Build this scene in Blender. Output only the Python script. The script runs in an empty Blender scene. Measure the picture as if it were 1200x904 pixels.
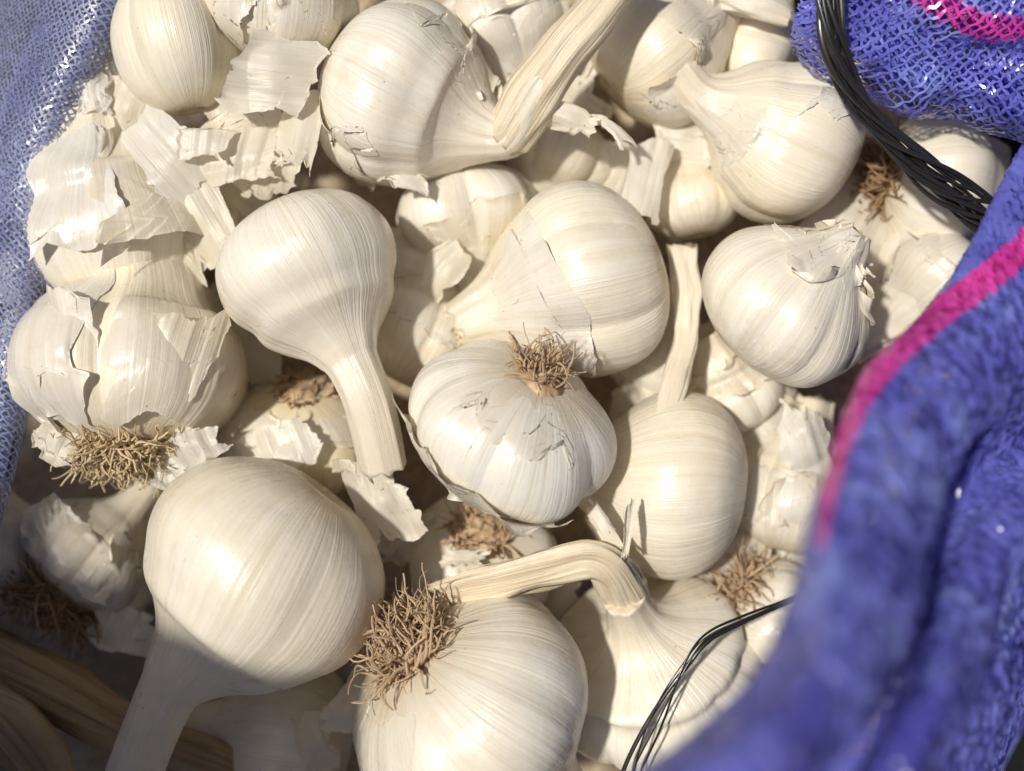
import bpy, math, random
import numpy as np
from mathutils import Vector

# ------------------------------------------------------------------ camera, sky, sun, exposure
scene = bpy.context.scene
COL = scene.collection
D = 0.30                      # camera height above the pile's mean plane (m)
K = 0.26 / 1200.0             # metres per photo pixel on that plane
rad = math.radians

cam_data = bpy.data.cameras.new('camera')
cam = bpy.data.objects.new('camera', cam_data)
COL.objects.link(cam)
cam.location = (0, 0, D)
cam.rotation_euler = (0, 0, 0)
cam_data.sensor_width = 36.0
cam_data.lens = 36.0 * D / 0.26
cam_data.clip_start = 0.005
cam_data.clip_end = 50.0
cam_data.dof.use_dof = True
cam_data.dof.focus_distance = D - 0.020
cam_data.dof.aperture_fstop = 5.6
scene.camera = cam

SUN_TILT = 25.0               # degrees from straight above
SUN_AZ = 166.0                # direction the light comes from, seen from above (180 = photo's left)
world = bpy.data.worlds.new('World')
scene.world = world
world.use_nodes = True
wn = world.node_tree
sky = wn.nodes.new('ShaderNodeTexSky')
sky.sky_type = 'NISHITA'
sky.sun_disc = False
sky.sun_elevation = rad(90 - SUN_TILT)
sky.sun_rotation = math.atan2(math.cos(rad(SUN_AZ)), math.sin(rad(SUN_AZ)))
sky.air_density = 0.5
sky.dust_density = 4.0
wn.links.new(sky.outputs[0], wn.nodes['Background'].inputs[0])
wn.nodes['Background'].inputs[1].default_value = 0.05

sun_data = bpy.data.lights.new('sun', 'SUN')
sun_data.energy = 3.45
sun_data.angle = rad(2.8)
sun_data.color = (1.0, 0.96, 0.89)
sun = bpy.data.objects.new('sun', sun_data)
COL.objects.link(sun)
sd = Vector((math.sin(rad(SUN_TILT)) * math.cos(rad(SUN_AZ)),
             math.sin(rad(SUN_TILT)) * math.sin(rad(SUN_AZ)), math.cos(rad(SUN_TILT))))
sun.rotation_euler = sd.to_track_quat('Z', 'Y').to_euler()
sun.location = sd * 2

scene.view_settings.view_transform = 'Standard'
scene.view_settings.look = 'None'
scene.view_settings.exposure = 0.0
scene.view_settings.gamma = 1.0
scene.view_settings.use_curve_mapping = False
scene.render.engine = 'CYCLES'
scene.cycles.max_bounces = 6
scene.cycles.diffuse_bounces = 4
scene.cycles.use_adaptive_sampling = True
scene.cycles.adaptive_threshold = 0.03
scene.cycles.transparent_max_bounces = 8
scene.cycles.use_denoising = True
scene.cycles.caustics_reflective = False
scene.cycles.caustics_refractive = False

# ------------------------------------------------------------------ maths helpers
_rs = np.random.RandomState(7)
_perm = _rs.permutation(512)
_perm = np.concatenate([_perm, _perm, _perm])
_val = _rs.uniform(-1, 1, 512)


def vnoise(p, seed=0):
    """smooth value noise, p (...,3) -> (...) in about [-1,1]"""
    p = np.asarray(p, float)
    i = np.floor(p).astype(int)
    f = p - i
    f = f * f * (3 - 2 * f)
    out = 0

    def h(a, b, c):
        return _val[_perm[(_perm[(_perm[(a + seed * 37) & 511] + b) & 511] + c) & 511]]
    for dx in (0, 1):
        wx = f[..., 0] if dx else 1 - f[..., 0]
        for dy in (0, 1):
            wy = f[..., 1] if dy else 1 - f[..., 1]
            for dz in (0, 1):
                wz = f[..., 2] if dz else 1 - f[..., 2]
                out = out + wx * wy * wz * h(i[..., 0] + dx, i[..., 1] + dy, i[..., 2] + dz)
    return out


def fbm(p, seed=0, octv=3):
    p = np.asarray(p, float)
    o, a = 0, 1.0
    for k in range(octv):
        o = o + a * vnoise(p * (2 ** k), seed + k)
        a *= 0.5
    return o


def jag(t, seed, n, amp, fine=0.16):
    """torn paper edge: piecewise linear random offsets plus finer teeth"""
    r = np.random.RandomState(seed)
    x = np.sort(np.concatenate([[0, 1], r.uniform(0, 1, n)]))
    y = r.uniform(-1, 1, n + 2)
    x2 = np.sort(np.concatenate([[0, 1], r.uniform(0, 1, n * 4)]))
    y2 = r.uniform(-1, 1, n * 4 + 2)
    return amp * (np.interp(t, x, y) + fine * np.interp(t, x2, y2))


def at(px, py, z=0.0):
    """photo pixel + height (m) -> world point"""
    q = K * (D - z) / D
    return np.array([(px - 600.0) * q, (452.0 - py) * q, z])


def unit(v):
    return v / (np.linalg.norm(v) + 1e-12)


def crom(pts, n):
    """centripetal-ish Catmull-Rom resampled to n points, equal arc length"""
    P = np.asarray(pts, float)
    if len(P) == 2:
        t = np.linspace(0, 1, n)[:, None]
        return P[0] * (1 - t) + P[1] * t
    E = np.vstack([2 * P[0] - P[1], P, 2 * P[-1] - P[-2]])
    out = []
    for i in range(1, len(E) - 2):
        p0, p1, p2, p3 = E[i - 1], E[i], E[i + 1], E[i + 2]
        for t in np.linspace(0, 1, 24, endpoint=False):
            out.append(0.5 * (2 * p1 + (p2 - p0) * t + (2 * p0 - 5 * p1 + 4 * p2 - p3) * t * t
                              + (3 * p1 - p0 - 3 * p2 + p3) * t ** 3))
    out.append(E[-2])
    out = np.array(out)
    d = np.concatenate([[0], np.cumsum(np.linalg.norm(np.diff(out, axis=0), axis=1))])
    s = np.linspace(0, d[-1], n)
    return np.stack([np.interp(s, d, out[:, k]) for k in range(out.shape[1])], 1)


# ------------------------------------------------------------------ mesh helpers
def mesh_raw(name, V, F, attrs=None, smooth=True):
    """V (n,3), F (m,4) or list; builds a mesh quickly"""
    me = bpy.data.meshes.new(name)
    V = np.asarray(V, np.float32)
    F = np.asarray(F, np.int32)
    k = F.shape[1]
    me.vertices.add(len(V))
    me.vertices.foreach_set('co', V.ravel())
    me.loops.add(F.size)
    me.loops.foreach_set('vertex_index', F.ravel())
    me.polygons.add(len(F))
    me.polygons.foreach_set('loop_start', np.arange(0, F.size, k, dtype=np.int32))
    me.polygons.foreach_set('loop_total', np.full(len(F), k, np.int32))
    me.polygons.foreach_set('use_smooth', np.full(len(F), smooth, bool))
    me.update(calc_edges=True)
    for an, av in (attrs or {}).items():
        a = me.attributes.new(an, 'FLOAT_VECTOR', 'POINT')
        a.data.foreach_set('vector', np.asarray(av, np.float32).ravel())
    return me


def grid_faces(M, N, wrap=False):
    i = np.arange(M - 1)[:, None]
    j = np.arange(N if wrap else N - 1)[None, :]
    j2 = (j + 1) % N
    a = i * N + j
    b = i * N + j2
    c = (i + 1) * N + j2
    d = (i + 1) * N + j
    return np.stack([a, b, c, d], -1).reshape(-1, 4)


def link(name, me, mat, parent=None, **props):
    o = bpy.data.objects.new(name, me)
    COL.objects.link(o)
    if mat is not None:
        me.materials.append(mat)
    if parent is not None:
        o.parent = parent
        o.matrix_parent_inverse.identity()
    for k, v in props.items():
        o[k] = v
    return o


def thing(name, loc, label, cat, group=None):
    o = bpy.data.objects.new(name, None)
    o.empty_display_size = 0.01
    COL.objects.link(o)
    o.location = loc
    o['label'] = label
    o['category'] = cat
    if group:
        o['group'] = group
    return o


def gridmesh(name, P, mat, parent, org, attr=None, wrap=False, thick=0.0, **props):
    M, N = P.shape[:2]
    V = P.reshape(-1, 3) - org
    at_ = {'mer': attr.reshape(-1, 3)} if attr is not None else None
    me = mesh_raw(name, V, grid_faces(M, N, wrap), at_)
    return link(name, me, mat, parent, **props)


def tubes(paths, radii, sides=5, flat=1.0, seed=0):
    """many tapered tubes as one vertex/face list.  paths: list of (n,3); radii: list of (n,)"""
    VS, FS, AS, base = [], [], [], 0
    ang = np.linspace(0, 2 * np.pi, sides, endpoint=False)
    r = np.random.RandomState(seed)
    for P, R in zip(paths, radii):
        n = len(P)
        T = np.gradient(P, axis=0)
        T /= np.linalg.norm(T, axis=1)[:, None] + 1e-12
        up = unit(r.normal(size=3))
        Nn = up - T * (T @ up)[:, None]
        Nn /= np.linalg.norm(Nn, axis=1)[:, None] + 1e-9
        B = np.cross(T, Nn)
        ring = (P[:, None, :] + R[:, None, None] * (np.cos(ang)[None, :, None] * Nn[:, None, :]
                + flat * np.sin(ang)[None, :, None] * B[:, None, :]))
        VS.append(ring.reshape(-1, 3))
        FS.append(grid_faces(n, sides, True) + base)
        a = np.zeros((n, sides, 3))
        a[..., 0] = np.cos(ang)
        a[..., 1] = np.sin(ang)
        a[..., 2] = np.linspace(0, 1, n)[:, None] + r.uniform(0, 50)
        AS.append(a.reshape(-1, 3))
        base += n * sides
    return np.concatenate(VS), np.concatenate(FS), np.concatenate(AS)


# ------------------------------------------------------------------ materials
def new_mat(name):
    m = bpy.data.materials.new(name)
    m.use_nodes = True
    nt = m.node_tree
    return m, nt, nt.nodes['Principled BSDF']


def N_(nt, kind, **kw):
    n = nt.nodes.new(kind)
    for k, v in kw.items():
        setattr(n, k, v)
    return n


def ramp(nt, fac, stops):
    r = N_(nt, 'ShaderNodeValToRGB')
    e = r.color_ramp.elements
    while len(e) < len(stops):
        e.new(0.5)
    for i, (p, c) in enumerate(stops):
        e[i].position = p
        e[i].color = (*c, 1) if len(c) == 3 else c
    nt.links.new(fac, r.inputs[0])
    return r.outputs[0]


def math_(nt, op, a, b=None, c=None):
    n = N_(nt, 'ShaderNodeMath', operation=op)
    for i, v in enumerate((a, b, c)):
        if v is None:
            continue
        if isinstance(v, (int, float)):
            n.inputs[i].default_value = v
        else:
            nt.links.new(v, n.inputs[i])
    return n.outputs[0]


def mix(nt, fac, a, b, mode='MIX'):
    n = N_(nt, 'ShaderNodeMix', data_type='RGBA', blend_type=mode)
    for i, v in ((0, fac), (6, a), (7, b)):
        if isinstance(v, (int, float)):
            n.inputs[i].default_value = v
        elif isinstance(v, tuple):
            n.inputs[i].default_value = (*v, 1)
        else:
            nt.links.new(v, n.inputs[i])
    return n.outputs[2]


def streak(nt, co, rnd, fx, fz, detail=3.0, rough=0.6, dist=0.0):
    """noise stretched along the meridians"""
    m = N_(nt, 'ShaderNodeVectorMath', operation='MULTIPLY')
    nt.links.new(co, m.inputs[0])
    m.inputs[1].default_value = (fx, fx, fz)
    n = N_(nt, 'ShaderNodeTexNoise', noise_dimensions='4D')
    nt.links.new(m.outputs[0], n.inputs['Vector'])
    nt.links.new(rnd, n.inputs['W'])
    n.inputs['Scale'].default_value = 1.0
    n.inputs['Detail'].default_value = detail
    n.inputs['Roughness'].default_value = rough
    n.inputs['Distortion'].default_value = dist
    return n.outputs['Fac']


def paper_material(name, light, cream, warm, translucent=0.0, rough=0.42, sss=0.2, bump=0.35,
                   fx=9.0, neck_tint=None, warm_amt=0.5, dirt=0.6, clear=0.0):
    m, nt, b = new_mat(name)
    L = nt.links
    att = N_(nt, 'ShaderNodeAttribute', attribute_name='mer')
    info = N_(nt, 'ShaderNodeObjectInfo')
    rnd = math_(nt, 'MULTIPLY', info.outputs['Random'], 91.7)
    co = att.outputs['Vector']
    s1 = streak(nt, co, rnd, fx, 0.7, 3.0, 0.6, 0.25)
    s2 = streak(nt, co, rnd, fx * 3.6, 0.9, 2.0, 0.65, 0.3)
    geo = N_(nt, 'ShaderNodeNewGeometry')
    tc = N_(nt, 'ShaderNodeTexCoord')
    pn = N_(nt, 'ShaderNodeTexNoise', noise_dimensions='4D')
    L.new(tc.outputs['Object'], pn.inputs['Vector'])
    L.new(rnd, pn.inputs['W'])
    pn.inputs['Scale'].default_value = 55.0
    pn.inputs['Detail'].default_value = 4.0
    col = ramp(nt, s1, [(0.28, cream), (0.62, light)])
    fine = ramp(nt, s2, [(0.3, (0.90, 0.88, 0.83)), (0.6, (1, 1, 1))])
    col = mix(nt, 0.55, col, fine, 'MULTIPLY')
    wf = ramp(nt, pn.outputs['Fac'], [(0.42, (0, 0, 0)), (0.72, (1, 1, 1))])
    wf = math_(nt, 'MULTIPLY', wf, warm_amt)
    col = mix(nt, wf, col, warm)
    # per-bulb tone
    mt = N_(nt, 'ShaderNodeTexNoise', noise_dimensions='4D')
    L.new(tc.outputs['Object'], mt.inputs['Vector'])
    L.new(math_(nt, 'ADD', rnd, 17.3), mt.inputs['W'])
    mt.inputs['Scale'].default_value = 130.0
    mt.inputs['Detail'].default_value = 5.0
    mf = ramp(nt, mt.outputs['Fac'], [(0.52, (0, 0, 0)), (0.75, (1, 1, 1))])
    col = mix(nt, math_(nt, 'MULTIPLY', mf, 0.20), col, (0.62, 0.50, 0.34))
    tone = ramp(nt, info.outputs['Random'], [(0.0, (1, 0.98, 0.93)), (0.35, (1, 0.95, 0.85)), (0.7, (1, 0.965, 0.90)), (1.0, (0.975, 0.965, 0.95))])
    col = mix(nt, 1.0, col, tone, 'MULTIPLY')
    if neck_tint is not None:
        sep = N_(nt, 'ShaderNodeSeparateXYZ')
        L.new(co, sep.inputs[0])
        nf = ramp(nt, math_(nt, 'MULTIPLY', sep.outputs[2], 0.5), [(0.40, (0, 0, 0)), (0.62, (1, 1, 1))])
        nf = math_(nt, 'MULTIPLY', nf, math_(nt, 'ADD', math_(nt, 'MULTIPLY', s1, 0.6), 0.25))
        col = mix(nt, nf, col, neck_tint)
        # earth-stained zone round the root plate
        rf = ramp(nt, sep.outputs[2], [(0.0, (1, 1, 1)), (0.10, (0, 0, 0))])
        rf = math_(nt, 'MULTIPLY', rf, math_(nt, 'MULTIPLY', s2, 0.9))
        col = mix(nt, rf, col, (0.50, 0.37, 0.20))
    sm = N_(nt, 'ShaderNodeTexNoise', noise_dimensions='4D')
    L.new(tc.outputs['Object'], sm.inputs['Vector'])
    L.new(math_(nt, 'ADD', rnd, 41.9), sm.inputs['W'])
    sm.inputs['Scale'].default_value = 75.0
    sm.inputs['Detail'].default_value = 7.0
    sm.inputs['Roughness'].default_value = 0.7
    smf = ramp(nt, sm.outputs['Fac'], [(0.57, (0, 0, 0)), (0.74, (1, 1, 1))])
    some = math_(nt, 'FRACT', math_(nt, 'MULTIPLY', info.outputs['Random'], 7.31))
    col = mix(nt, math_(nt, 'MULTIPLY', smf, math_(nt, 'MULTIPLY', some, 0.55)), col, (0.47, 0.38, 0.29))
    # a few streaks of faint purple
    pk = streak(nt, co, math_(nt, 'ADD', rnd, 5.5), 4.0, 1.6, 2.0)
    pkf = ramp(nt, pk, [(0.66, (0, 0, 0)), (0.74, (1, 1, 1))])
    col = mix(nt, math_(nt, 'MULTIPLY', pkf, 0.22), col, (0.60, 0.42, 0.40))
    # specks of soil
    sp = N_(nt, 'ShaderNodeTexNoise', noise_dimensions='4D')
    L.new(tc.outputs['Object'], sp.inputs['Vector'])
    L.new(rnd, sp.inputs['W'])
    sp.inputs['Scale'].default_value = 620.0
    sp.inputs['Detail'].default_value = 2.0
    sf = ramp(nt, sp.outputs['Fac'], [(0.735, (0, 0, 0)), (0.77, (1, 1, 1))])
    col = mix(nt, math_(nt, 'MULTIPLY', sf, dirt), col, (0.28, 0.19, 0.10))
    L.new(col, b.inputs['Base Color'])
    b.inputs['Roughness'].default_value = rough
    rr = math_(nt, 'MULTIPLY_ADD', s2, 0.25, rough - 0.20)
    cr = N_(nt, 'ShaderNodeTexNoise', noise_dimensions='4D')
    L.new(tc.outputs['Object'], cr.inputs['Vector'])
    L.new(rnd, cr.inputs['W'])
    cr.inputs['Scale'].default_value = 190.0
    cr.inputs['Detail'].default_value = 6.0
    cr.inputs['Roughness'].default_value = 0.62
    rr = math_(nt, 'ADD', rr, math_(nt, 'MULTIPLY_ADD', cr.outputs['Fac'], 0.6, -0.32))
    L.new(rr, b.inputs['Roughness'])
    b.inputs['Specular IOR Level'].default_value = 0.65
    if sss:
        b.inputs['Subsurface Weight'].default_value = sss
        b.inputs['Subsurface Radius'].default_value = (1.0, 0.72, 0.42)
        b.inputs['Subsurface Scale'].default_value = 0.004
    # relief: veins, fibres, crinkles
    h = math_(nt, 'ADD', math_(nt, 'MULTIPLY', s1, 1.0), math_(nt, 'MULTIPLY', s2, 0.55))
    h = math_(nt, 'ADD', h, math_(nt, 'MULTIPLY', cr.outputs['Fac'], 0.6))
    bp = N_(nt, 'ShaderNodeBump')
    bp.inputs['Strength'].default_value = bump
    bp.inputs['Distance'].default_value = 0.0012
    L.new(h, bp.inputs['Height'])
    L.new(bp.outputs[0], b.inputs['Normal'])
    if translucent:
        t = N_(nt, 'ShaderNodeBsdfTranslucent')
        L.new(col, t.inputs[0])
        L.new(bp.outputs[0], t.inputs['Normal'])
        mx = N_(nt, 'ShaderNodeMixShader')
        mx.inputs[0].default_value = translucent
        L.new(b.outputs[0], mx.inputs[1])
        L.new(t.outputs[0], mx.inputs[2])
        out = mx.outputs[0]
        if clear:
            tr = N_(nt, 'ShaderNodeBsdfTransparent')
            m2 = N_(nt, 'ShaderNodeMixShader')
            m2.inputs[0].default_value = clear
            L.new(out, m2.inputs[1])
            L.new(tr.outputs[0], m2.inputs[2])
            out = m2.outputs[0]
        L.new(out, nt.nodes['Material Output'].inputs['Surface'])
    return m


M_SKIN = paper_material('garlic_skin', (0.89, 0.87, 0.80), (0.81, 0.76, 0.645), (0.79, 0.70, 0.51),
                        neck_tint=(0.76, 0.65, 0.48), warm_amt=0.35, sss=0.0)
M_FLAP = paper_material('papery_skin', (0.89, 0.87, 0.82), (0.82, 0.78, 0.69), (0.80, 0.72, 0.56), translucent=0.12,
                        sss=0, rough=0.40, bump=0.3, warm_amt=0.3)
M_FLAKE = paper_material('loose_skin', (0.93, 0.92, 0.875), (0.89, 0.86, 0.775), (0.86, 0.79, 0.62), translucent=0.28, clear=0.05,
                         sss=0, rough=0.50, bump=0.35, fx=6.0, warm_amt=0.4)
M_CLOVE = paper_material('clove_flesh', (0.86, 0.80, 0.64), (0.82, 0.73, 0.53), (0.78, 0.66, 0.42), sss=0.0,
                         rough=0.40, bump=0.2)
M_STEM = paper_material('dry_stem', (0.82, 0.75, 0.61), (0.70, 0.60, 0.45), (0.70, 0.58, 0.40), sss=0, rough=0.55,
                        bump=0.7, fx=2.6, warm_amt=0.5)
M_BROWN = paper_material('old_stalk', (0.50, 0.37, 0.22), (0.30, 0.20, 0.11), (0.36, 0.24, 0.12), sss=0, rough=0.65,
                         bump=1.0, fx=3.5, warm_amt=0.5)


def root_material(name, c0, c1):
    m, nt, b = new_mat(name)
    att = N_(nt, 'ShaderNodeAttribute', attribute_name='mer')
    n = N_(nt, 'ShaderNodeTexNoise')
    n.inputs['Scale'].default_value = 1.7
    n.inputs['Detail'].default_value = 3
    nt.links.new(att.outputs['Vector'], n.inputs['Vector'])
    nt.links.new(ramp(nt, n.outputs['Fac'], [(0.3, c0), (0.65, c1)]), b.inputs['Base Color'])
    b.inputs['Roughness'].default_value = 0.75
    b.inputs['Specular IOR Level'].default_value = 0.25
    return m


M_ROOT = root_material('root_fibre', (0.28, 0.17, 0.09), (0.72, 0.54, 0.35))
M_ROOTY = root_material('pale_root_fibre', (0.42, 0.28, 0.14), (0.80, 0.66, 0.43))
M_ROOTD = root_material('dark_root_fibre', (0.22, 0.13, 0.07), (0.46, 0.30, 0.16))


def strand_material(name, c0, c1, rough=0.28, c2=None):
    m, nt, b = new_mat(name)
    tc = N_(nt, 'ShaderNodeTexCoord')
    n = N_(nt, 'ShaderNodeTexNoise')
    n.inputs['Scale'].default_value = 48
    n.inputs['Detail'].default_value = 3
    nt.links.new(tc.outputs['Object'], n.inputs['Vector'])
    stops = [(0.32, c0), (0.55, c1)] + ([(0.72, c2)] if c2 else [])
    col = ramp(nt, n.outputs['Fac'], stops)
    nt.links.new(col, b.inputs['Base Color'])
    b.inputs['Roughness'].default_value = rough
    b.inputs['Specular IOR Level'].default_value = 0.8
    b.inputs['Coat Weight'].default_value = 0.6
    b.inputs['Coat Roughness'].default_value = 0.12
    t = N_(nt, 'ShaderNodeBsdfTranslucent')
    nt.links.new(col, t.inputs[0])
    mx = N_(nt, 'ShaderNodeMixShader')
    mx.inputs[0].default_value = 0.3
    nt.links.new(b.outputs[0], mx.inputs[1])
    nt.links.new(t.outputs[0], mx.inputs[2])
    nt.links.new(mx.outputs[0], nt.nodes['Material Output'].inputs['Surface'])
    return m


M_BLUE = strand_material('blue_plastic_strand', (0.115, 0.115, 0.54), (0.22, 0.24, 0.76), 0.22, (0.38, 0.46, 0.92))
M_BLUEGREY = strand_material('greyish_blue_strand', (0.20, 0.23, 0.44), (0.33, 0.37, 0.60), 0.40)  # paler, greyer blue for the left wall strands
M_PINK = strand_material('magenta_strand', (0.72, 0.04, 0.40), (0.86, 0.09, 0.52))


def plain(name, c, rough=0.5, noise=None, spec=0.5):
    m, nt, b = new_mat(name)
    if noise:
        tc = N_(nt, 'ShaderNodeTexCoord')
        n = N_(nt, 'ShaderNodeTexNoise')
        n.inputs['Scale'].default_value = noise[0]
        n.inputs['Detail'].default_value = 8
        nt.links.new(tc.outputs['Object'], n.inputs['Vector'])
        nt.links.new(ramp(nt, n.outputs['Fac'], [(0.35, c), (0.65, noise[1])]), b.inputs['Base Color'])
        bp = N_(nt, 'ShaderNodeBump')
        bp.inputs['Strength'].default_value = 0.5
        bp.inputs['Distance'].default_value = 0.002
        nt.links.new(n.outputs['Fac'], bp.inputs['Height'])
        nt.links.new(bp.outputs[0], b.inputs['Normal'])
    else:
        b.inputs['Base Color'].default_value = (*c, 1)
    b.inputs['Roughness'].default_value = rough
    b.inputs['Specular IOR Level'].default_value = spec
    return m


M_CORD = plain('black_plastic', (0.022, 0.021, 0.020), 0.26, None, 1.0)
M_GROUND = plain('grey_ground', (0.10, 0.10, 0.105), 0.9, (60, (0.20, 0.20, 0.205)), 0.2)
M_CLOTH = plain('black_cloth', (0.006, 0.006, 0.007), 0.8, (500, (0.015, 0.015, 0.016)), 0.2)
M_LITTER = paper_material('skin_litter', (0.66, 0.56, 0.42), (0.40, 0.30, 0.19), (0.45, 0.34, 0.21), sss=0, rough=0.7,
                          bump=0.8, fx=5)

# ------------------------------------------------------------------ ground
GZ = -0.105
n = 60
xs = np.linspace(-1.5, 1.5, n)
gx, gy = np.meshgrid(xs, xs)
gz = GZ + 0.002 * fbm(np.stack([gx * 9, gy * 9, gx * 0], -1), 3)
gridmesh('ground', np.stack([gx, gy, gz], -1), M_GROUND, None, np.zeros(3), kind='structure')


# ------------------------------------------------------------------ garlic bulbs
BASE_PROFILE = [(0.075, 0.0), (0.06, 0.07), (0.03, 0.13), (-0.005, 0.21), (-0.012, 0.31), (0.02, 0.50), (0.085, 0.70),
                (0.18, 0.87), (0.31, 0.975), (0.44, 1.0), (0.57, 0.955), (0.69, 0.835)]


class Bulb:
    """a garlic bulb as a lobed surface swept along a spine from root plate to neck end"""

    def __init__(self, label, c, z, R, ang, el=0.0, H=1.75, rn=0.24, neck=None, neck_len=0.55, lobes=7, amp=0.05,
                 seed=1, twist=0.25, flat=1.0, phase=None, category='garlic bulb', name='garlic_bulb', group='garlic bulbs in the sack',
                 mat=None, skirt=0.0, uneven=0.035, nu=150, shoulder=0.0, part='skin'):
        self.seed = seed
        self.rs = np.random.RandomState(seed)
        z *= 0.01
        C = at(c[0], c[1], z)
        q = K * (D - z) / D
        self.R = R * q
        self.H = H * self.R
        a = np.array([math.cos(rad(ang)) * math.cos(rad(el)), math.sin(rad(ang)) * math.cos(rad(el)), math.sin(rad(el))])
        self.a = a
        self.P0 = C - a * self.H * 0.44
        pts = [self.P0 + a * self.H * t for t in (0, 0.22, 0.44, 0.66, 0.84)]
        if neck:
            pts += [at(p[0], p[1], p[2] * 0.01) for p in neck]
        else:
            pts += [self.P0 + a * (self.H * 1.0 + neck_len * self.R * t) for t in (0.0, 0.5, 1.0)]
        S = crom(pts, 120)
        d = np.concatenate([[0], np.cumsum(np.linalg.norm(np.diff(S, axis=0), axis=1))])
        self.S, self.d = S, d / self.H
        self.smax = self.d[-1]
        T = np.gradient(S, axis=0)
        T /= np.linalg.norm(T, axis=1)[:, None]
        up = np.array([0, 0, 1.0])
        Nn = unit(up - a * a.dot(up)) if abs(a[2]) < 0.97 else unit(np.array([0, 1.0, 0]) - a * a[1])
        Ns = []
        for t in T:
            Nn = unit(Nn - t * t.dot(Nn))
            Ns.append(Nn)
        self.N = np.array(Ns)
        self.B = np.cross(T, self.N)
        self.T = T
        # radius profile
        q2 = rn
        prof = list(BASE_PROFILE)
        prof += [(0.79, 0.67 * (1 - q2 * 0.3) + q2 * 0.25 + shoulder), (0.88, 0.42 + q2 * 0.55 + shoulder * 0.7),
                 (0.97, 0.19 + q2 * 0.92 + shoulder * 0.3), (1.08, 0.07 + q2), (1.22, 0.01 + q2)]
        prof = [p for p in prof if p[0] < self.smax - 0.02]
        prof += [(self.smax, q2 * 0.97)]
        pp = crom(np.array(prof), 92)
        self.prof = pp
        k = np.argmin(pp[:, 0])
        self.ps, self.pr = pp[k:, 0], np.maximum(pp[k:, 1], 0)
        # cloves: irregular angular widths
        if lobes:
            w = self.rs.uniform(0.75, 1.3, lobes)
            self.edges = np.concatenate([[0], np.cumsum(w) / w.sum()]) + (self.rs.uniform() if phase is None else phase)
        self.lobes, self.amp, self.twist, self.flat, self.uneven = lobes, amp * 1.35, twist, flat, uneven * 1.4
        self.org = self.P0.copy()
        self.t = thing(name, Vector(self.org), label, category, group)
        U = np.linspace(0, 2 * np.pi, nu, endpoint=False)
        s = pp[:, 0]
        r = np.maximum(pp[:, 1], 0)
        # hollow dry end
        s = np.concatenate([s, [self.smax + 0.004, self.smax - 0.02, self.smax - 0.05]])
        r = np.concatenate([r, [q2 * 0.86, q2 * 0.62, 0.0]])
        P, A = self.surf(U[None, :] + 0 * s[:, None], s[:, None] + 0 * U[None, :], r[:, None] + 0 * U[None, :])
        # the cut end is ragged
        rag = (vnoise(np.stack([np.cos(U) * 3, np.sin(U) * 3, U * 0 + seed], -1), seed) * 0.05 * self.R)
        Tend = T[-1]
        for k_ in (-4, -3):
            P[k_] += rag[:, None] * Tend[None, :]
        self.body = gridmesh(part, P, mat or M_SKIN, self.t, self.org, A, wrap=True)

    def surf(self, u, s, r=None, off=0.0):
        """u angle (0 faces up), s along the spine in body heights, r in bulb radii"""
        if r is None:
            r = np.interp(s, self.ps, self.pr)
        sc = np.clip(s, 0, self.smax)
        C = np.stack([np.interp(sc, self.d, self.S[:, k]) for k in range(3)], -1)
        Nn = np.stack([np.interp(sc, self.d, self.N[:, k]) for k in range(3)], -1)
        B = np.stack([np.interp(sc, self.d, self.B[:, k]) for k in range(3)], -1)
        T = np.stack([np.interp(sc, self.d, self.T[:, k]) for k in range(3)], -1)
        C = C + T * ((s - sc) * self.H)[..., None]
        ut = u + self.twist * s
        body = np.exp(-((s - 0.42) / 0.36) ** 4)
        m = np.ones_like(u)
        if self.lobes:
            f = ((ut / (2 * np.pi)) - self.edges[0]) % 1.0 + self.edges[0]
            k = np.clip(np.searchsorted(self.edges, f, side='right') - 1, 0, self.lobes - 1)
            phi = (f - self.edges[k]) / (self.edges[k + 1] - self.edges[k]) * 2 - 1
            h = (np.sin(k * 12.9 + self.seed) * 0.5)
            m = m + self.amp * body * (0.45 + 0.35 * h - np.abs(phi) ** 2.6)
        # pleats of the neck
        pl = vnoise(np.stack([np.cos(ut) * 3.2, np.sin(ut) * 3.2, s * 1.1 + self.seed], -1), self.seed)
        m = m + 0.07 * pl * np.clip((s - 0.7) / 0.4, 0, 1)
        # veins
        ve = vnoise(np.stack([np.cos(ut) * 5.5, np.sin(ut) * 5.5, s * 0.8], -1), self.seed + 5)
        m = m + 0.007 * ve
        lo = np.stack([np.cos(u) * 1.3, np.sin(u) * 1.3, s * 1.9 + self.seed * 3.1], -1)
        m = m + self.uneven * fbm(lo, self.seed + 9, 2)
        rr = r * self.R * m + off
        P = C + rr[..., None] * (np.cos(u)[..., None] * Nn + self.flat * np.sin(u)[..., None] * B)
        A = np.stack([np.cos(ut), np.sin(ut), s], -1)
        return P, A

    def skin(self, u0, u1, s0, s1, off=0.0006, lift=0.003, jamp=0.06, seed=0, n=(80, 70), teeth=5, wr=0.0007, mat=None,
             name='skin_flap', flare=0.0):
        """a torn outer skin patch lying on the bulb, edges lifting off"""
        x = np.linspace(0, 1, n[0])[None, :]
        y = np.linspace(0, 1, n[1])[:, None]
        sd_ = self.seed * 13 + seed
        ua = rad(u0) + jag(y, sd_ + 1, teeth, jamp * 2.0, 0.12)
        ub = rad(u1) + jag(y, sd_ + 2, teeth, jamp * 2.0, 0.12)
        sa = s0 + jag(x, sd_ + 3, teeth, jamp * 0.8, 0.14)
        sb = s1 + jag(x, sd_ + 4, teeth, jamp * 0.8, 0.14)
        u = ua * (1 - x) + ub * x + 0 * y
        s = sa * (1 - y) + sb * y + 0 * x
        s = np.clip(s, 0.0, self.smax)
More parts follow.
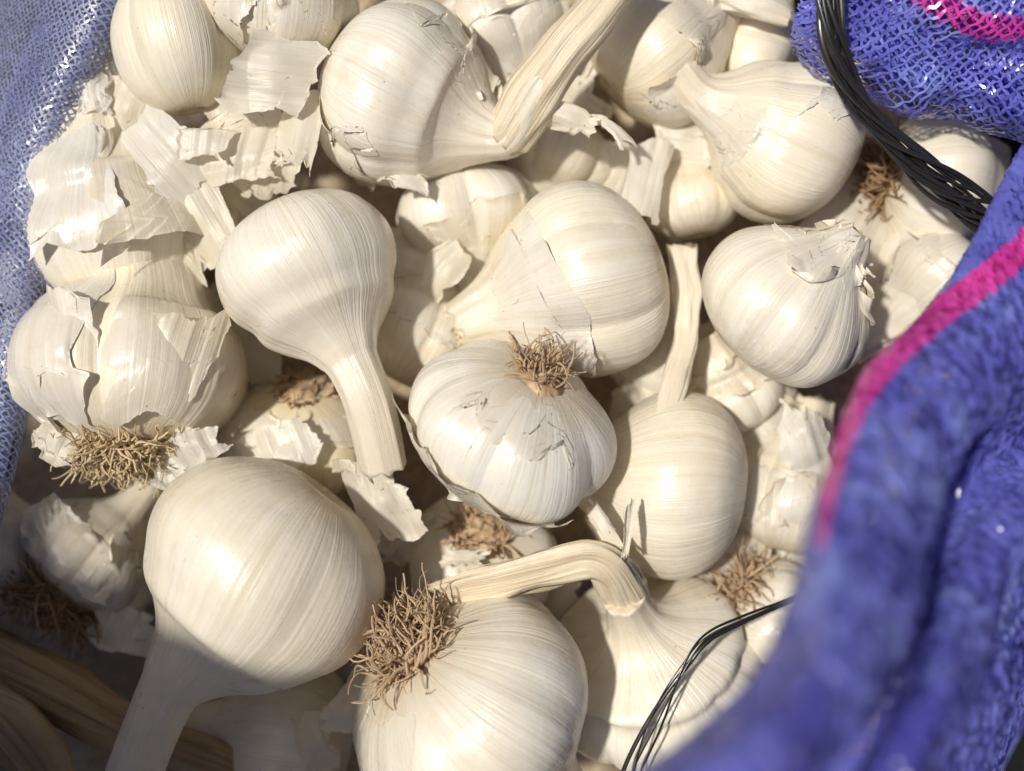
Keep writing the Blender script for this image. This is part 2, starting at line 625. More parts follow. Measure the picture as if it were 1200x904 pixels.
        e = np.minimum(np.minimum(x, 1 - x), np.minimum(y, 1 - y))
        nz = vnoise(np.stack([u * 2.5, s * 5, 0 * u + seed], -1), sd_)
        edge = np.clip(1 - e / 0.22, 0, 1) ** 2
        o = 0.00024 + off * 0.25 * np.clip(e / 0.25, 0, 1) + 0.9 * lift * edge * np.clip(nz - 0.22, 0, 1) * 1.5 + wr * 0.3 * np.clip(
            vnoise(np.stack([u * 4, s * 3, 0 * u], -1), sd_ + 3), 0, 1) * np.clip(e / 0.1, 0, 1)
        o = o + flare * (1 - y) ** 3 * (0.55 + 0.6 * np.clip(vnoise(np.stack([u * 3, 0 * u, 0 * u + 2], -1), sd_ + 6), -0.5, 1))
        P, A = self.surf(u, s, off=o)
        gridmesh(name, P, mat or M_FLAP, self.t, self.org, A)

    def roots(self, n=70, length=0.5, spread=0.7, curl=0.5, rad0=0.00042, seed=0, mat=None, bias=(0, 0, 0), disc=0.2,
              sag=0.0, segs=9, plate=True):
        r = np.random.RandomState(self.seed * 7 + seed)
        mat = mat or M_ROOT
        a, Nn, B = self.a, self.N[0], self.B[0]
        if plate:
            U = np.linspace(0, 2 * np.pi, 28, endpoint=False)
            rr = np.array([0.30, 0.25, 0.17, 0.08, 0.0])[:, None] * self.R
            hh = np.array([0.02, -0.035, -0.055, -0.05, -0.05])[:, None] * self.H
            w = 1 + 0.22 * vnoise(np.stack([np.cos(U) * 2, np.sin(U) * 2, U * 0], -1), self.seed)[None, :]
            P = self.P0 + hh[..., None] * a + (rr * w)[..., None] * (np.cos(U)[None, :, None] * Nn + np.sin(U)[None, :, None] * B)
            A = np.stack([np.cos(U)[None] + 0 * hh, np.sin(U)[None] + 0 * hh, hh * 60 + 0 * U[None]], -1)
            gridmesh('root_plate', P, mat, self.t, self.org, A, wrap=True)
        paths, rads = [], []
        bias = np.array(bias, float)
        for _ in range(n):
            q_ = math.sqrt(r.uniform()) * disc * self.R
            t_ = r.uniform(0, 2 * np.pi)
            rd = math.cos(t_) * Nn + math.sin(t_) * B
            p = self.P0 + rd * q_ - a * 0.03 * self.H
            d = unit(-a + spread * (rd * (0.35 + q_ / (disc * self.R)) * 0.8 + r.normal(size=3) * 0.35) + bias)
            L = length * self.R * r.uniform(0.45, 1.15)
            w = r.normal(size=3) * curl
            pts = [p - d * 0.002]
            for k in range(segs):
                pts.append(pts[-1] + d * L / segs)
                w = w * 0.8 + r.normal(size=3) * curl * 0.7
                d = unit(d + w * 0.5 + np.array([0, 0, -sag]) * 0.2)
            pts = np.array(pts)
            rads.append(rad0 * r.uniform(0.5, 1.6) * np.linspace(1.1, 0.45, len(pts)))
            paths.append(pts)
        V, F, A = tubes(paths, rads, 5, 0.8, self.seed)
        link('roots', mesh_raw('roots', V - self.org, F, {'mer': A}), mat, self.t, kind='stuff')

    def stem(self, pts, r0, r1, flat=0.85, seed=0, mat=None, rough=0.16):
        P, A = stalk_surface(pts, r0, r1, flat, self.seed + seed, rough)
        gridmesh('stem', P, mat or M_STEM, self.t, self.org, A, wrap=True)


def stalk_surface(pts, r0, r1, flat, seed, rough=0.16, nu=40, ns=90):
    W = [at(p[0], p[1], p[2] * 0.01) for p in pts]
    S = crom(W, ns)
    T = np.gradient(S, axis=0)
    T /= np.linalg.norm(T, axis=1)[:, None]
    Nn = unit(np.array([0, 0, 1.0]) - T[0] * T[0][2])
    Ns = []
    for t in T:
        Nn = unit(Nn - t * t.dot(Nn))
        Ns.append(Nn)
    Ns = np.array(Ns)
    B = np.cross(T, Ns)
    y = np.linspace(0, 1, ns)
    if isinstance(r0, (list, tuple)):
        R = np.interp(y, np.linspace(0, 1, len(r0)), np.array(r0) * K)
    else:
        R = np.interp(y, [0, 1], [r0 * K, r1 * K])
    R = R.copy()
    U = np.linspace(0, 2 * np.pi, nu, endpoint=False)
    Lr = np.linalg.norm(S[-1] - S[0]) / max(R.mean(), 1e-6)
    q = np.stack([np.cos(U)[None] * 2.3 + 0 * y[:, None], np.sin(U)[None] * 2.3 + 0 * y[:, None], y[:, None] * Lr * 0.22 + 0 * U[None]], -1)
    m = 1 + rough * fbm(q, seed, 3) * 1.2
    q2 = q.copy()
    q2[..., 2] *= 0.5
    q2[..., :2] *= 2.6
    m = m + rough * 0.30 * vnoise(q2, seed + 3) + rough * 0.9 * vnoise(q * [0.6, 0.6, 2.2], seed + 6)
    R = R[:, None] * m
    P = S[:, None, :] + R[..., None] * (np.cos(U)[None, :, None] * Ns[:, None, :] * flat + np.sin(U)[None, :, None] * B[:, None, :])
    # ragged, closed ends
    rag = vnoise(np.stack([np.cos(U) * 2.5, np.sin(U) * 2.5, U * 0], -1), seed + 8)
    P[0] -= T[0][None] * (rag * R[0] * 0.5)[:, None]
    P[-1] += T[-1][None] * (rag * R[-1] * 0.6)[:, None]
    e0 = S[0] + (P[0] - S[0]) * 0.45 + T[0] * R[0].mean() * 0.3
    c0 = np.repeat((S[0] + T[0] * R[0].mean() * 0.35)[None], nu, 0)
    e1 = S[-1] + (P[-1] - S[-1]) * 0.45 - T[-1] * R[-1].mean() * 0.3
    c1 = np.repeat((S[-1] - T[-1] * R[-1].mean() * 0.35)[None], nu, 0)
    P = np.concatenate([c0[None], e0[None], P, e1[None], c1[None]])
    yy = np.concatenate([[0, 0], y, [1, 1]]) * Lr * 0.12
    A = np.stack([np.cos(U)[None] + 0 * yy[:, None], np.sin(U)[None] + 0 * yy[:, None], yy[:, None] + 0 * U[None]], -1)
    return P, A


# ---- the upper layer
b = Bulb('largest smooth white bulb, its neck running down to the bottom edge beside brown stalks', (312, 668), 1.4, 146, 232, 4,
         H=1.72, rn=0.215, neck=[(203, 800, 1.9), (178, 850, 2.0), (157, 905, 2.1), (140, 960, 2.1)], lobes=6, amp=0.022, seed=3,
         twist=0.30, uneven=0.025, shoulder=0.03)
B1 = b
b = Bulb('round white bulb with curved neck pointing down, left of centre', (364, 315), 1.0, 106, -66, 6, H=1.70, rn=0.265,
         neck=[(424, 450, 1.5), (438, 495, 1.4), (450, 550, 1.1)], lobes=5, amp=0.03, seed=5, twist=0.2, shoulder=0.09)
b = Bulb('bulb in the middle with a brown root tuft at its upper right', (600, 503), 1.5, 119, 242, -32, H=1.50, rn=0.22, neck_len=0.1,
         lobes=6, amp=0.085, seed=8, twist=0.15, uneven=0.045)
b.roots(130, 0.50, 1.0, 0.35, 0.00032, 1, M_ROOT, bias=(-0.5, 0.5, 0.15), disc=0.20)
b.skin(-50, 70, 0.52, 0.92, 0.0008, 0.0035, 0.12, 3, flare=0.003)
b.skin(-40, 40, 0.03, 0.16, 0.0008, 0.0035, 0.08, 4)
b = Bulb('bulb with ribbed skin and torn neck pointing left, behind the middle bulb', (684, 330), -0.6, 118, 200, 3, H=1.68, rn=0.26,
         neck=[(572, 370, -0.4), (552, 378, -0.35), (536, 385, -0.3)], lobes=7, amp=0.075, seed=11, twist=-0.25, uneven=0.03, shoulder=0.05)
b.skin(-80, 50, 0.62, 0.98, 0.0006, 0.0018, 0.10, 1)
b = Bulb('round bulb with crumpled papery tip at its upper right, near the magenta stripe', (921, 357), 0.7, 104, 47, 24, H=1.62,
         rn=0.15, neck_len=0.22, lobes=9, amp=0.045, seed=14, twist=0.35, uneven=0.03)
b.skin(-60, 40, 0.80, 1.04, 0.0010, 0.004, 0.14, 1)
b.skin(60, 170, 0.82, 1.05, 0.0010, 0.004, 0.14, 2)
b.skin(190, 290, 0.80, 1.05, 0.0010, 0.004, 0.14, 3)
b.skin(-50, 10, 0.93, 1.12, 0.0014, 0.004, 0.12, 4)
b = Bulb('bulb with yellowish neck pointing up left, left of the black cord', (922, 166), -0.7, 97, 152, 8, H=1.75, rn=0.24,
         neck=[(822, 112, -0.3), (800, 86, -0.15), (785, 58, -0.1)], lobes=6, amp=0.05, seed=17, twist=0.2, shoulder=0.06)
b.skin(5, 55, 0.28, 0.55, 0.0006, 0.0014, 0.10, 1)
b.skin(-70, -10, 0.75, 1.15, 0.0007, 0.003, 0.10, 2)
b = Bulb('large bulb at the top whose thick stem kinks up to the right', (468, 112), -0.3, 110, -24, 6, H=1.72, rn=0.22,
         neck=[(570, 155, 0.15), (596, 158, 0.4), (612, 138, 0.7), (630, 106, 1.0), (650, 78, 1.2)], lobes=7, amp=0.05, seed=20, twist=-0.2, shoulder=0.07)
b.stem([(596, 162, 0.4), (607, 146, 0.65), (632, 104, 1.05), (664, 58, 1.5), (700, 15, 1.7), (738, -35, 1.8)], [27, 29, 27, 25, 23, 24], 0, 0.85, 2)
b.skin(-120, -45, 0.32, 0.72, 0.0006, 0.0035, 0.10, 1)
b.skin(40, 115, 0.05, 0.5, 0.0008, 0.0045, 0.12, 2)
b.skin(-100, -30, 0.72, 1.02, 0.0010, 0.0045, 0.12, 4)
b = Bulb('large ribbed bulb at the bottom edge with a big tangle of brown roots', (552, 830), 1.3, 149, -48, -22, H=1.58, rn=0.22,
         lobes=8, amp=0.030, seed=23, twist=0.25, uneven=0.025)
b.roots(420, 0.56, 0.62, 0.55, 0.00036, 1, M_ROOT, bias=(0.55, 0.15, 0.15), disc=0.28, sag=0.7, segs=13)
b.skin(20, 80, 0.06, 0.42, 0.0009, 0.0035, 0.10, 1)
b.skin(55, 110, 0.25, 0.7, 0.0008, 0.004, 0.12, 3)
b.skin(35, 60, 0.2, 0.4, 0.0012, 0.005, 0.10, 4)
b = Bulb('bulb with knotted collar and fibrous stem folded over to the left, under the dark strings', (764, 788), -1.4, 126, 108, 40,
         H=1.30, rn=0.19, neck=[(736, 712, 0.45), (730, 698, 0.85)], lobes=10, amp=0.05, seed=26, twist=0.1, shoulder=0.16)
b.stem([(737, 714, 0.4), (730, 695, 0.95), (716, 668, 1.6), (690, 655, 1.75), (645, 665, 1.6), (592, 678, 1.5), (535, 690, 1.4), (512, 694, 1.3)],
       [21, 26, 23, 22, 25, 24, 20, 14], 0, 0.45, 4, rough=0.30)
b = Bulb('smooth bulb with fine diagonal streaks, right of the middle bulb', (787, 567), -0.8, 111, 172, -6, H=1.66, rn=0.24,
         lobes=5, amp=0.02, seed=29, twist=0.3, uneven=0.02)
b = Bulb('split bulb at the left edge with a wide mass of pale roots below', (156, 428), -0.3, 126, 90, -14, H=1.72, rn=0.26,
         neck=[(142, 330, -1.0), (135, 310, -1.15), (130, 292, -1.3)], lobes=4, amp=0.12, seed=32, twist=0.0, uneven=0.03, phase=0.0)
b.roots(820, 0.46, 1.2, 0.95, 0.00036, 1, M_ROOTY, bias=(0, -0.25, 0.60), disc=0.42, segs=10)
b.skin(-60, -8, 0.05, 0.92, 0.0007, 0.003, 0.07, 1, flare=0.005)
b.skin(6, 88, 0.05, 0.92, 0.0007, 0.003, 0.07, 2, flare=0.006)
b.skin(-60, -28, 0.03, 0.28, 0.0010, 0.003, 0.07, 5, flare=0.007)
b = Bulb('pale bulb at upper left with a thick cut neck pointing up beside the blue mesh', (140, 268), -1.2, 118, 101, 8, H=1.62, rn=0.40,
         neck=[(120, 165, -0.85), (115, 136, -0.75), (112, 112, -0.7)], lobes=5, amp=0.06, seed=35, twist=-0.1, shoulder=0.14)
b.skin(15, 100, 0.25, 1.0, 0.0012, 0.005, 0.10, 1, flare=0.014)
b.skin(-30, 25, 0.36, 1.02, 0.0010, 0.003, 0.06, 4, flare=0.006)
b = Bulb('bulb cut off by the top edge above the big torn skin flake', (318, 2), -0.4, 100, 80, 10, H=1.6, rn=0.26, lobes=6, amp=0.05,
         seed=38, twist=0.1)
b.skin(10, 70, 0.10, 0.6, 0.0008, 0.004, 0.12, 1)
b.skin(-60, 0, 0.05, 0.4, 0.0006, 0.003, 0.10, 2)

# ---- the lower layer, seen between the upper bulbs
b = Bulb('small bulb of bulging cloves under the kinked stem, upper centre', (546, 250), -2.0, 82, -80, -4, H=1.5, rn=0.3, lobes=5, amp=0.17,
         seed=41, twist=0.1)
b.skin(-60, 40, 0.45, 0.9, 0.0008, 0.003, 0.12, 1)
b = Bulb('half hidden bulb between the round left bulb and the middle bulb', (484, 388), -2.2, 82, 60, -8, H=1.6, rn=0.25, lobes=6, amp=0.07,
         seed=44, twist=0.2)
b.skin(-60, 40, 0.40, 0.85, 0.0010, 0.004, 0.12, 1)
b = Bulb('peeling bulb with a yellow clove showing, under the curved neck', (352, 512), -2.2, 92, -95, -28, H=1.5, rn=0.25, lobes=6, amp=0.05,
         seed=47, twist=0.1, mat=M_CLOVE)
b.roots(70, 0.22, 2.2, 0.5, 0.00045, 1, M_ROOT, disc=0.45)
b.skin(-100, 100, 0.02, 0.22, 0.0014, 0.004, 0.08, 1)
b.skin(20, 130, 0.10, 0.75, 0.0016, 0.005, 0.10, 2)
b.skin(-120, -50, 0.10, 0.9, 0.0014, 0.004, 0.10, 3)
b = Bulb('small shaded bulb at lower left with dark roots, beside the largest bulb', (108, 652), -2.4, 78, 52, -14, H=1.5, rn=0.25, lobes=6,
         amp=0.08, seed=50, twist=0.1)
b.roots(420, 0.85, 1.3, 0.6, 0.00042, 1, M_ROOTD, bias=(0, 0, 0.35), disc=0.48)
b.skin(-60, 40, 0.12, 0.7, 0.0010, 0.005, 0.12, 1, flare=0.006)
b.skin(20, 90, 0.2, 0.8, 0.0010, 0.005, 0.12, 2, flare=0.006)
b = Bulb('bulb beneath the middle bulb with a flat ring of roots facing up', (566, 652), -2.3, 86, -90, -52, H=1.4, rn=0.25, lobes=7, amp=0.06,
         seed=53, twist=0.1)
b.roots(150, 0.38, 1.9, 0.6, 0.00042, 1, M_ROOT, disc=0.45, bias=(0, 0.3, 0))
b.skin(-80, 60, 0.22, 0.65, 0.0010, 0.004, 0.12, 1)
b = Bulb('papery bulb half hidden by the blue sack rim, below the round right bulb', (925, 585), -2.4, 84, 75, -5, H=1.6, rn=0.3, lobes=6, amp=0.13,
         seed=56, twist=0.1)
b.skin(-60, 10, 0.15, 0.7, 0.0012, 0.005, 0.12, 1)
b.skin(10, 70, 0.25, 0.95, 0.0012, 0.005, 0.12, 2)
b = Bulb('small bulb with a tan root tangle beside the dark strings, at the blue rim', (893, 722), -2.0, 74, -42, -12, H=1.5, rn=0.25, lobes=6, amp=0.06,
         seed=59, twist=0.1)
b.roots(320, 0.85, 1.2, 0.8, 0.00040, 1, M_ROOT, bias=(0, 0, 0.45), disc=0.42)
b.skin(0, 80, 0.1, 0.6, 0.0010, 0.004, 0.12, 1)
b = Bulb('dim bulb behind the black cord under the folded blue mesh', (1092, 222), -2.0, 88, -8, -6, H=1.6, rn=0.25, lobes=6, amp=0.05, seed=62,
         twist=0.1)
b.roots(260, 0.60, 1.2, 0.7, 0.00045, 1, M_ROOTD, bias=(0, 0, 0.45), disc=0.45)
b = Bulb('dim bulb between the cord end and the rim with magenta stripe', (1098, 340), -1.6, 84, 215, -6, H=1.6, rn=0.25, lobes=6, amp=0.05, seed=65,
         twist=0.1)
b.skin(-60, 60, 0.3, 0.8, 0.0008, 0.003, 0.1, 1)
b = Bulb('bulb behind the thick kinked stem, top right of centre', (768, 62), -1.5, 92, 38, 2, H=1.65, rn=0.3, lobes=6, amp=0.05, seed=68, twist=0.1)
b.skin(-50, 30, 0.55, 1.0, 0.0008, 0.004, 0.12, 1)
b.skin(30, 80, 0.1, 0.5, 0.0008, 0.003, 0.12, 2)
b = Bulb('bulb at the top edge left of the kinked stem', (590, 38), -2.0, 84, -70, 2, H=1.6, rn=0.28, lobes=7, amp=0.08, seed=71, twist=0.1)
b.skin(-60, 30, 0.5, 1.0, 0.0010, 0.004, 0.12, 1)
b.skin(-20, 70, 0.15, 0.5, 0.0010, 0.004, 0.12, 2)
b = Bulb('small bulb at the top edge left of the blue fold', (882, 62), -2.4, 66, 160, -4, H=1.5, rn=0.25, lobes=4, amp=0.15, seed=74, twist=0.1)
b = Bulb('small bulb peeping out left of the yellowish necked bulb', (812, 240), -1.9, 52, 100, -6, H=1.6, rn=0.3, lobes=4, amp=0.06, seed=77, twist=0.1)
b = Bulb('small bulb with ragged neck end tucked under the round right bulb', (858, 462), -2.4, 60, 118, 14, H=1.5, rn=0.5, lobes=6, amp=0.08, seed=80,
         twist=0.1)
b.skin(-70, 70, 0.6, 1.05, 0.0010, 0.004, 0.12, 1)
b = Bulb('deep bulb below the curled skin strip, upper centre', (652, 178), -2.7, 68, -120, -6, H=1.5, rn=0.3, lobes=6, amp=0.1, seed=83, twist=0.1)
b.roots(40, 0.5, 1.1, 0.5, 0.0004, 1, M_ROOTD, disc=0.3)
b.skin(-60, 60, 0.2, 0.8, 0.0010, 0.004, 0.12, 1)
b = Bulb('bulb deep in shadow under the largest bulb at the bottom edge', (338, 872), -2.7, 96, 170, -4, H=1.6, rn=0.25, lobes=6, amp=0.06, seed=86,
         twist=0.1, mat=M_SKIN)
b = Bulb('bulb deep in shadow at the left edge beside dark roots', (-5, 648), -2.6, 74, 100, -4, H=1.6, rn=0.25, lobes=6, amp=0.06, seed=89, twist=0.1)
b = Bulb('deep bulb with pale roots between split left bulb and curved neck bulb', (262, 250), -2.6, 70, -60, -20, H=1.5, rn=0.25, lobes=6, amp=0.06, seed=92,
         twist=0.1)
b.roots(110, 0.55, 1.2, 0.6, 0.00045, 1, M_ROOT, bias=(0, 0, 0.3), disc=0.4)
b = Bulb('sliver of bulb under the left mesh beside the cut neck', (70, 330), -2.5, 70, 80, 0, H=1.6, rn=0.25, lobes=5, amp=0.06, seed=95, twist=0.1)
b = Bulb('deep bulb between ribbed bulb and round right bulb, below the upright strip', (775, 425), -2.9, 66, 70, 0, H=1.6, rn=0.3, lobes=6, amp=0.08, seed=98, twist=0.1)
b.skin(-60, 60, 0.3, 0.9, 0.0010, 0.004, 0.12, 1)

# ---- an exposed clove
b = Bulb('plump bare clove with pearly skin at the top left', (206, 48), 0.6, 67, 103, 4, H=2.75, rn=0.16, neck_len=0.2, lobes=3, amp=0.13, seed=101,
         twist=0.0, category='garlic clove', name='garlic_clove', group=None, uneven=0.02)


# ------------------------------------------------------------------ stalks
def stalk(label, pts, r, flat=0.8, seed=1, mat=None, rough=0.2, name='dry_stalk', cat='stalk'):
    org = at(pts[0][0], pts[0][1], pts[0][2] * 0.01)
    P, A = stalk_surface(pts, r, 0, flat, seed, rough)
    o = gridmesh(name, P, mat or M_BROWN, None, org, A, wrap=True)
    o.location = Vector(org)
    o['label'] = label
    o['category'] = cat
    return o


stalk('thick brown fibrous stalk crossing the shaded lower left corner', [(-40, 768, -0.9), (60, 812, -0.8), (150, 858, -0.9), (250, 895, -1.1), (330, 925, -1.2)],
      [34, 32, 30, 27, 22], 0.8, 5, M_BROWN, 0.2)
stalk('dark weathered stalk in the very bottom left corner', [(-30, 815, 0.0), (10, 850, 0.0), (48, 900, 0.0), (70, 950, 0.0)], [30, 36, 36, 30], 0.8, 9, M_BROWN, 0.35)
stalk('pale flat dried neck standing upright between ribbed bulb and round right bulb', [(797, 288, -0.9), (803, 340, -0.5), (803, 400, -0.2), (790, 452, 0.2), (782, 488, 0.5)],
      [16, 17, 13, 14, 11], 0.3, 13, M_SKIN, 0.25)
stalk('dry neck lying along the top edge left of the blue fold', [(790, -8, -0.8), (840, -2, -0.5), (890, 8, -0.4), (925, 22, -0.5)], [12, 14, 16, 10], 0.8, 17, M_SKIN, 0.25)


# ------------------------------------------------------------------ loose skin flakes
def flake(label, c, z, w, h, ang=0, tx=0, ty=0, curl=0.0, curl2=0.0, wr=0.0012, jamp=0.12, teeth=6, seed=1, taper=(1, 1), n=(64, 64), mat=None,
          grain=0, name='skin_flake'):
    """torn sheet; w,h in px; ang turns it in the picture; tx/ty tip it; curl bends about its long axis"""
    z *= 0.01
    C = at(c[0], c[1], z)
    q = K * (D - z) / D
    x = np.linspace(-0.5, 0.5, n[0])[None, :]
    y = np.linspace(-0.5, 0.5, n[1])[:, None]
    X0 = -0.5 + jag(y + 0.5, seed + 1, teeth, jamp * 0.5)
    X1 = 0.5 + jag(y + 0.5, seed + 2, teeth, jamp * 0.5)
    Y0 = -0.5 + jag(x + 0.5, seed + 3, teeth, jamp * 0.5)
    Y1 = 0.5 + jag(x + 0.5, seed + 4, teeth, jamp * 0.5)
    X = X0 + (x + 0.5) * (X1 - X0)
    Y = Y0 + (y + 0.5) * (Y1 - Y0)
    X = X * (taper[0] * (0.5 - y) + taper[1] * (0.5 + y))
    fr_ = np.random.RandomState(seed + 900)
    cx = fr_.uniform(-0.22, 0.16, 4)
    cy = fr_.uniform(-0.22, 0.16, 4)
    u_, v_ = x + 0.5 + 0 * y, y + 0.5 + 0 * x
    wq = [(1 - u_) * (1 - v_), u_ * (1 - v_), (1 - u_) * v_, u_ * v_]
    sx, sy = (-1, 1, -1, 1), (-1, -1, 1, 1)
    X = X + sum(sx[i] * cx[i] * wq[i] for i in range(4)) + 0.10 * vnoise(np.stack([X * 2.5, Y * 2.5, 0 * X + seed], -1), seed)
    Y = Y + sum(sy[i] * cy[i] * wq[i] for i in range(4)) + 0.10 * vnoise(np.stack([X * 2.5, Y * 2.5, 0 * X + seed + 9], -1), seed)
    ca = fr_.uniform(0, 6.28)
    cd = X * math.cos(ca) + Y * math.sin(ca) - fr_.uniform(-0.05, 0.2)
    X, Y = X * w * q, Y * h * q
    Z = -fr_.uniform(0.2, 0.8) * np.log1p(np.exp(cd * 22)) / 22 * min(w, h) * q
    if curl:
        k = curl / (w * q)
        Z = Z - (1 - np.cos(np.clip(k * X, -2, 2))) / k
        X = np.sin(np.clip(k * X, -1.57, 1.57)) / k
    if curl2:
        k = curl2 / (h * q)
        Z = Z - (1 - np.cos(np.clip(k * Y, -2, 2))) / k
        Y = np.sin(np.clip(k * Y, -1.57, 1.57)) / k
    pos = np.stack([X * 130, Y * 130, Z * 0 + seed], -1)
    Z = Z + wr * 0.8 * fbm(pos * 0.8, seed, 2) + wr * 1.3 * np.abs(vnoise(pos * 0.6, seed + 7))
    gq = Y if grain else X
    Z = Z + 0.00035 * vnoise(np.stack([gq * 650, (X if grain else Y) * 60, 0 * X + seed], -1), seed + 11)
    ed = np.maximum(np.abs(x) * 2 + 0 * y, np.abs(y) * 2 + 0 * x) ** 5
    Z = Z + ed * (0.0022 * vnoise(pos * 0.5, seed + 13) + 0.0006)
    P = np.stack([X, Y, Z], -1)
    A = np.stack([(Y if grain else X) / 0.012, 0 * X, (X if grain else Y) / 0.03], -1)

    def rot(ax, t):
        c_, s_ = math.cos(rad(t)), math.sin(rad(t))
        return {'x': np.array([[1, 0, 0], [0, c_, -s_], [0, s_, c_]]), 'y': np.array([[c_, 0, s_], [0, 1, 0], [-s_, 0, c_]]),
                'z': np.array([[c_, -s_, 0], [s_, c_, 0], [0, 0, 1]])}[ax]
    Rm = rot('z', ang) @ rot('y', ty) @ rot('x', tx)
    P = P @ Rm.T
    o = gridmesh(name, P, mat or M_FLAKE, None, np.zeros(3), A)
    o.location = Vector(C)
    o['label'] = label
    o['category'] = 'skin flake'
    o['group'] = 'loose garlic skin'
    return o


flake('large torn white skin flake between the bare clove and the top bulb', (322, 82), 1.6, 112, 72, -4, 10, 8, 0.5, 0.2, 0.0013, 0.16, 6, 1, grain=1)
flake('folded skin flake hanging below the large torn flake', (352, 158), 1.2, 62, 108, -8, -14, 6, 0.7, 0.3, 0.0014, 0.22, 6, 11)
flake('broad white skin flake leaning across the cut neck bulb', (192, 172), 0.9, 84, 128, 42, -6, 0, 0.5, 0.4, 0.0012, 0.14, 6, 21)
flake('crumpled skin flake below the bare clove', (272, 178), 0.7, 118, 78, -12, -12, 0, 0.4, 0.8, 0.0018, 0.2, 7, 31)
flake('small bright flake beside the crumpled flake under the clove', (242, 168), 1.1, 54, 44, -5, 0, 0, 0.6, 0.2, 0.0010, 0.2, 5, 41)
flake('long ribbed skin sheet running down to the left round bulb', (205, 262), 0.2, 88, 150, 38, -6, -14, 0.7, 0.3, 0.0012, 0.16, 6, 51)
flake('skin sheet tucked between the cut neck bulb and the split bulb', (196, 312), -0.2, 110, 70, -10, 6, 4, 0.4, 0.7, 0.0010, 0.14, 6, 61, grain=1)
flake('upright neck strip of the split bulb at the left', (130, 352), 0.9, 54, 92, 4, 4, 0, 0.9, 0.2, 0.0011, 0.14, 5, 71)
flake('ruffled skin flake at the right shoulder of the largest bulb', (452, 585), 0.5, 70, 104, 28, 0, -12, -0.8, 0.6, 0.0024, 0.22, 8, 81)
flake('curled skin strip dangling from the kinked stem', (668, 140), 1.0, 74, 30, -20, 14, 0, 0.3, 0.9, 0.0014, 0.25, 5, 91, grain=1)
flake('narrow bent skin strip right of the kinked stem', (716, 150), 0.8, 66, 22, -42, -16, 0, 0.8, 0.6, 0.0013, 0.25, 5, 101, grain=1)
flake('translucent ribbed skin flake left of the yellowish necked bulb', (760, 212), -0.3, 52, 100, -14, -14, 0, 0.9, 0.3, 0.0011, 0.16, 5, 111)
flake('torn skin rim beside the split bulb roots', (225, 522), 0.8, 66, 56, 30, 8, -10, 0.6, 0.7, 0.0022, 0.28, 7, 121)
flake('second torn skin scrap by the pale roots', (202, 560), 0.5, 60, 34, -18, 0, -8, 0.4, 0.8, 0.0018, 0.28, 7, 131, grain=1)
flake('thin skin sliver standing right of the folded stem', (734, 622), 2.2, 14, 58, -8, -10, 20, 0.8, 0.6, 0.0010, 0.3, 5, 141)
flake('skin sliver leaning on the folded stem near the middle bulb', (704, 612), 1.6, 22, 66, 35, -12, 0, 0.9, 0.3, 0.0010, 0.25, 5, 151)
flake('small flake below the root ring under the middle bulb', (548, 652), -0.2, 66, 26, -4, 0, 0, 0.3, 0.8, 0.0012, 0.25, 6, 161, grain=1)
flake('dim skin flake in the shadow right of the largest bulb', (408, 835), -0.2, 44, 76, -40, 10, 10, 0.8, 0.5, 0.0018, 0.25, 6, 171)
flake('dim flat skin flake at the bottom between the two largest bulbs', (366, 872), -0.6, 60, 60, 20, 0, 0, 0.8, 0.5, 0.0018, 0.25, 6, 181)
flake('papery sheet against the blue rim below the round right bulb', (945, 520), -0.6, 70, 112, 18, 0, -10, 0.8, 0.4, 0.0020, 0.2, 6, 191)
flake('short flat skin scrap beside the smooth streaked bulb', (912, 590), -0.5, 34, 58, -6, 0, 0, 0.6, 0.4, 0.0014, 0.25, 5, 201)
flake('ragged scrap beneath the big top bulb by the small clove bulb', (470, 212), 0.3, 66, 34, -18, -10, 0, 0.4, 0.9, 0.0016, 0.25, 6, 211, grain=1)
flake('grey translucent scrap over the cut neck at the upper left', (132, 90), -0.2, 56, 88, 28, 0, 0, 0.6, 0.4, 0.0016, 0.22, 6, 221)
flake('crumbly yellowish scrap on the cut neck end', (108, 110), 0.4, 38, 44, 10, 0, 0, 0.6, 0.6, 0.0024, 0.35, 8, 231)
flake('skin wedge between the half hidden bulb and the clove bulb', (522, 320), -0.5, 52, 62, -40, 10, -10, 0.6, 0.3, 0.0014, 0.22, 5, 241)
flake('skin scrap on the big top bulb beside its neck', (530, 72), 0.9, 50, 44, 30, -8, 0, 0.5, 0.3, 0.0010, 0.2, 5, 251)

scraps = [('skin scrap deep between the round left bulb and the small clove bulb', 478, 300), ('skin scrap deep left of the curved neck bulb', 282, 410),
          ('skin scrap wedged above the split bulb', 238, 362), ('skin scrap deep left of the middle bulb', 462, 412), ('skin scrap deep right of the ribbed bulb', 750, 468),
          ('skin scrap in the gap right of the smooth streaked bulb', 905, 500), ('skin scrap deep right of the round right bulb', 1030, 330),
          ('skin scrap deep by the black cord and dark roots', 1015, 250), ('skin scrap in the gap right of the folded stem', 838, 655),
          ('skin scrap deep below the middle bulb on its left', 482, 640), ('skin scrap below the folded stem', 650, 712), ('skin scrap by the left mesh under the cut neck bulb', 60, 385),
          ('skin scrap deep beneath the curled strip', 705, 205), ('skin scrap deep right of the curled strip', 795, 175), ('skin scrap above the papery bulb at the rim', 900, 470),
          ('skin scrap deep at the top beside the kinked stem', 672, 118), ('skin scrap deep below the blue fold', 1150, 190), ('skin scrap deep at the rim by the tan roots', 925, 660)]
flake('veined skin sheet draped over the cut neck bulb, left of the leaning flake', (96, 205), 0.5, 80, 130, 8, 4, -8, 0.8, 0.4, 0.0014, 0.18, 6, 261)
flake('flared skin wing on the right flank of the cut neck bulb', (222, 232), 0.6, 70, 124, 30, -6, 6, 0.6, 0.3, 0.0014, 0.18, 6, 271)
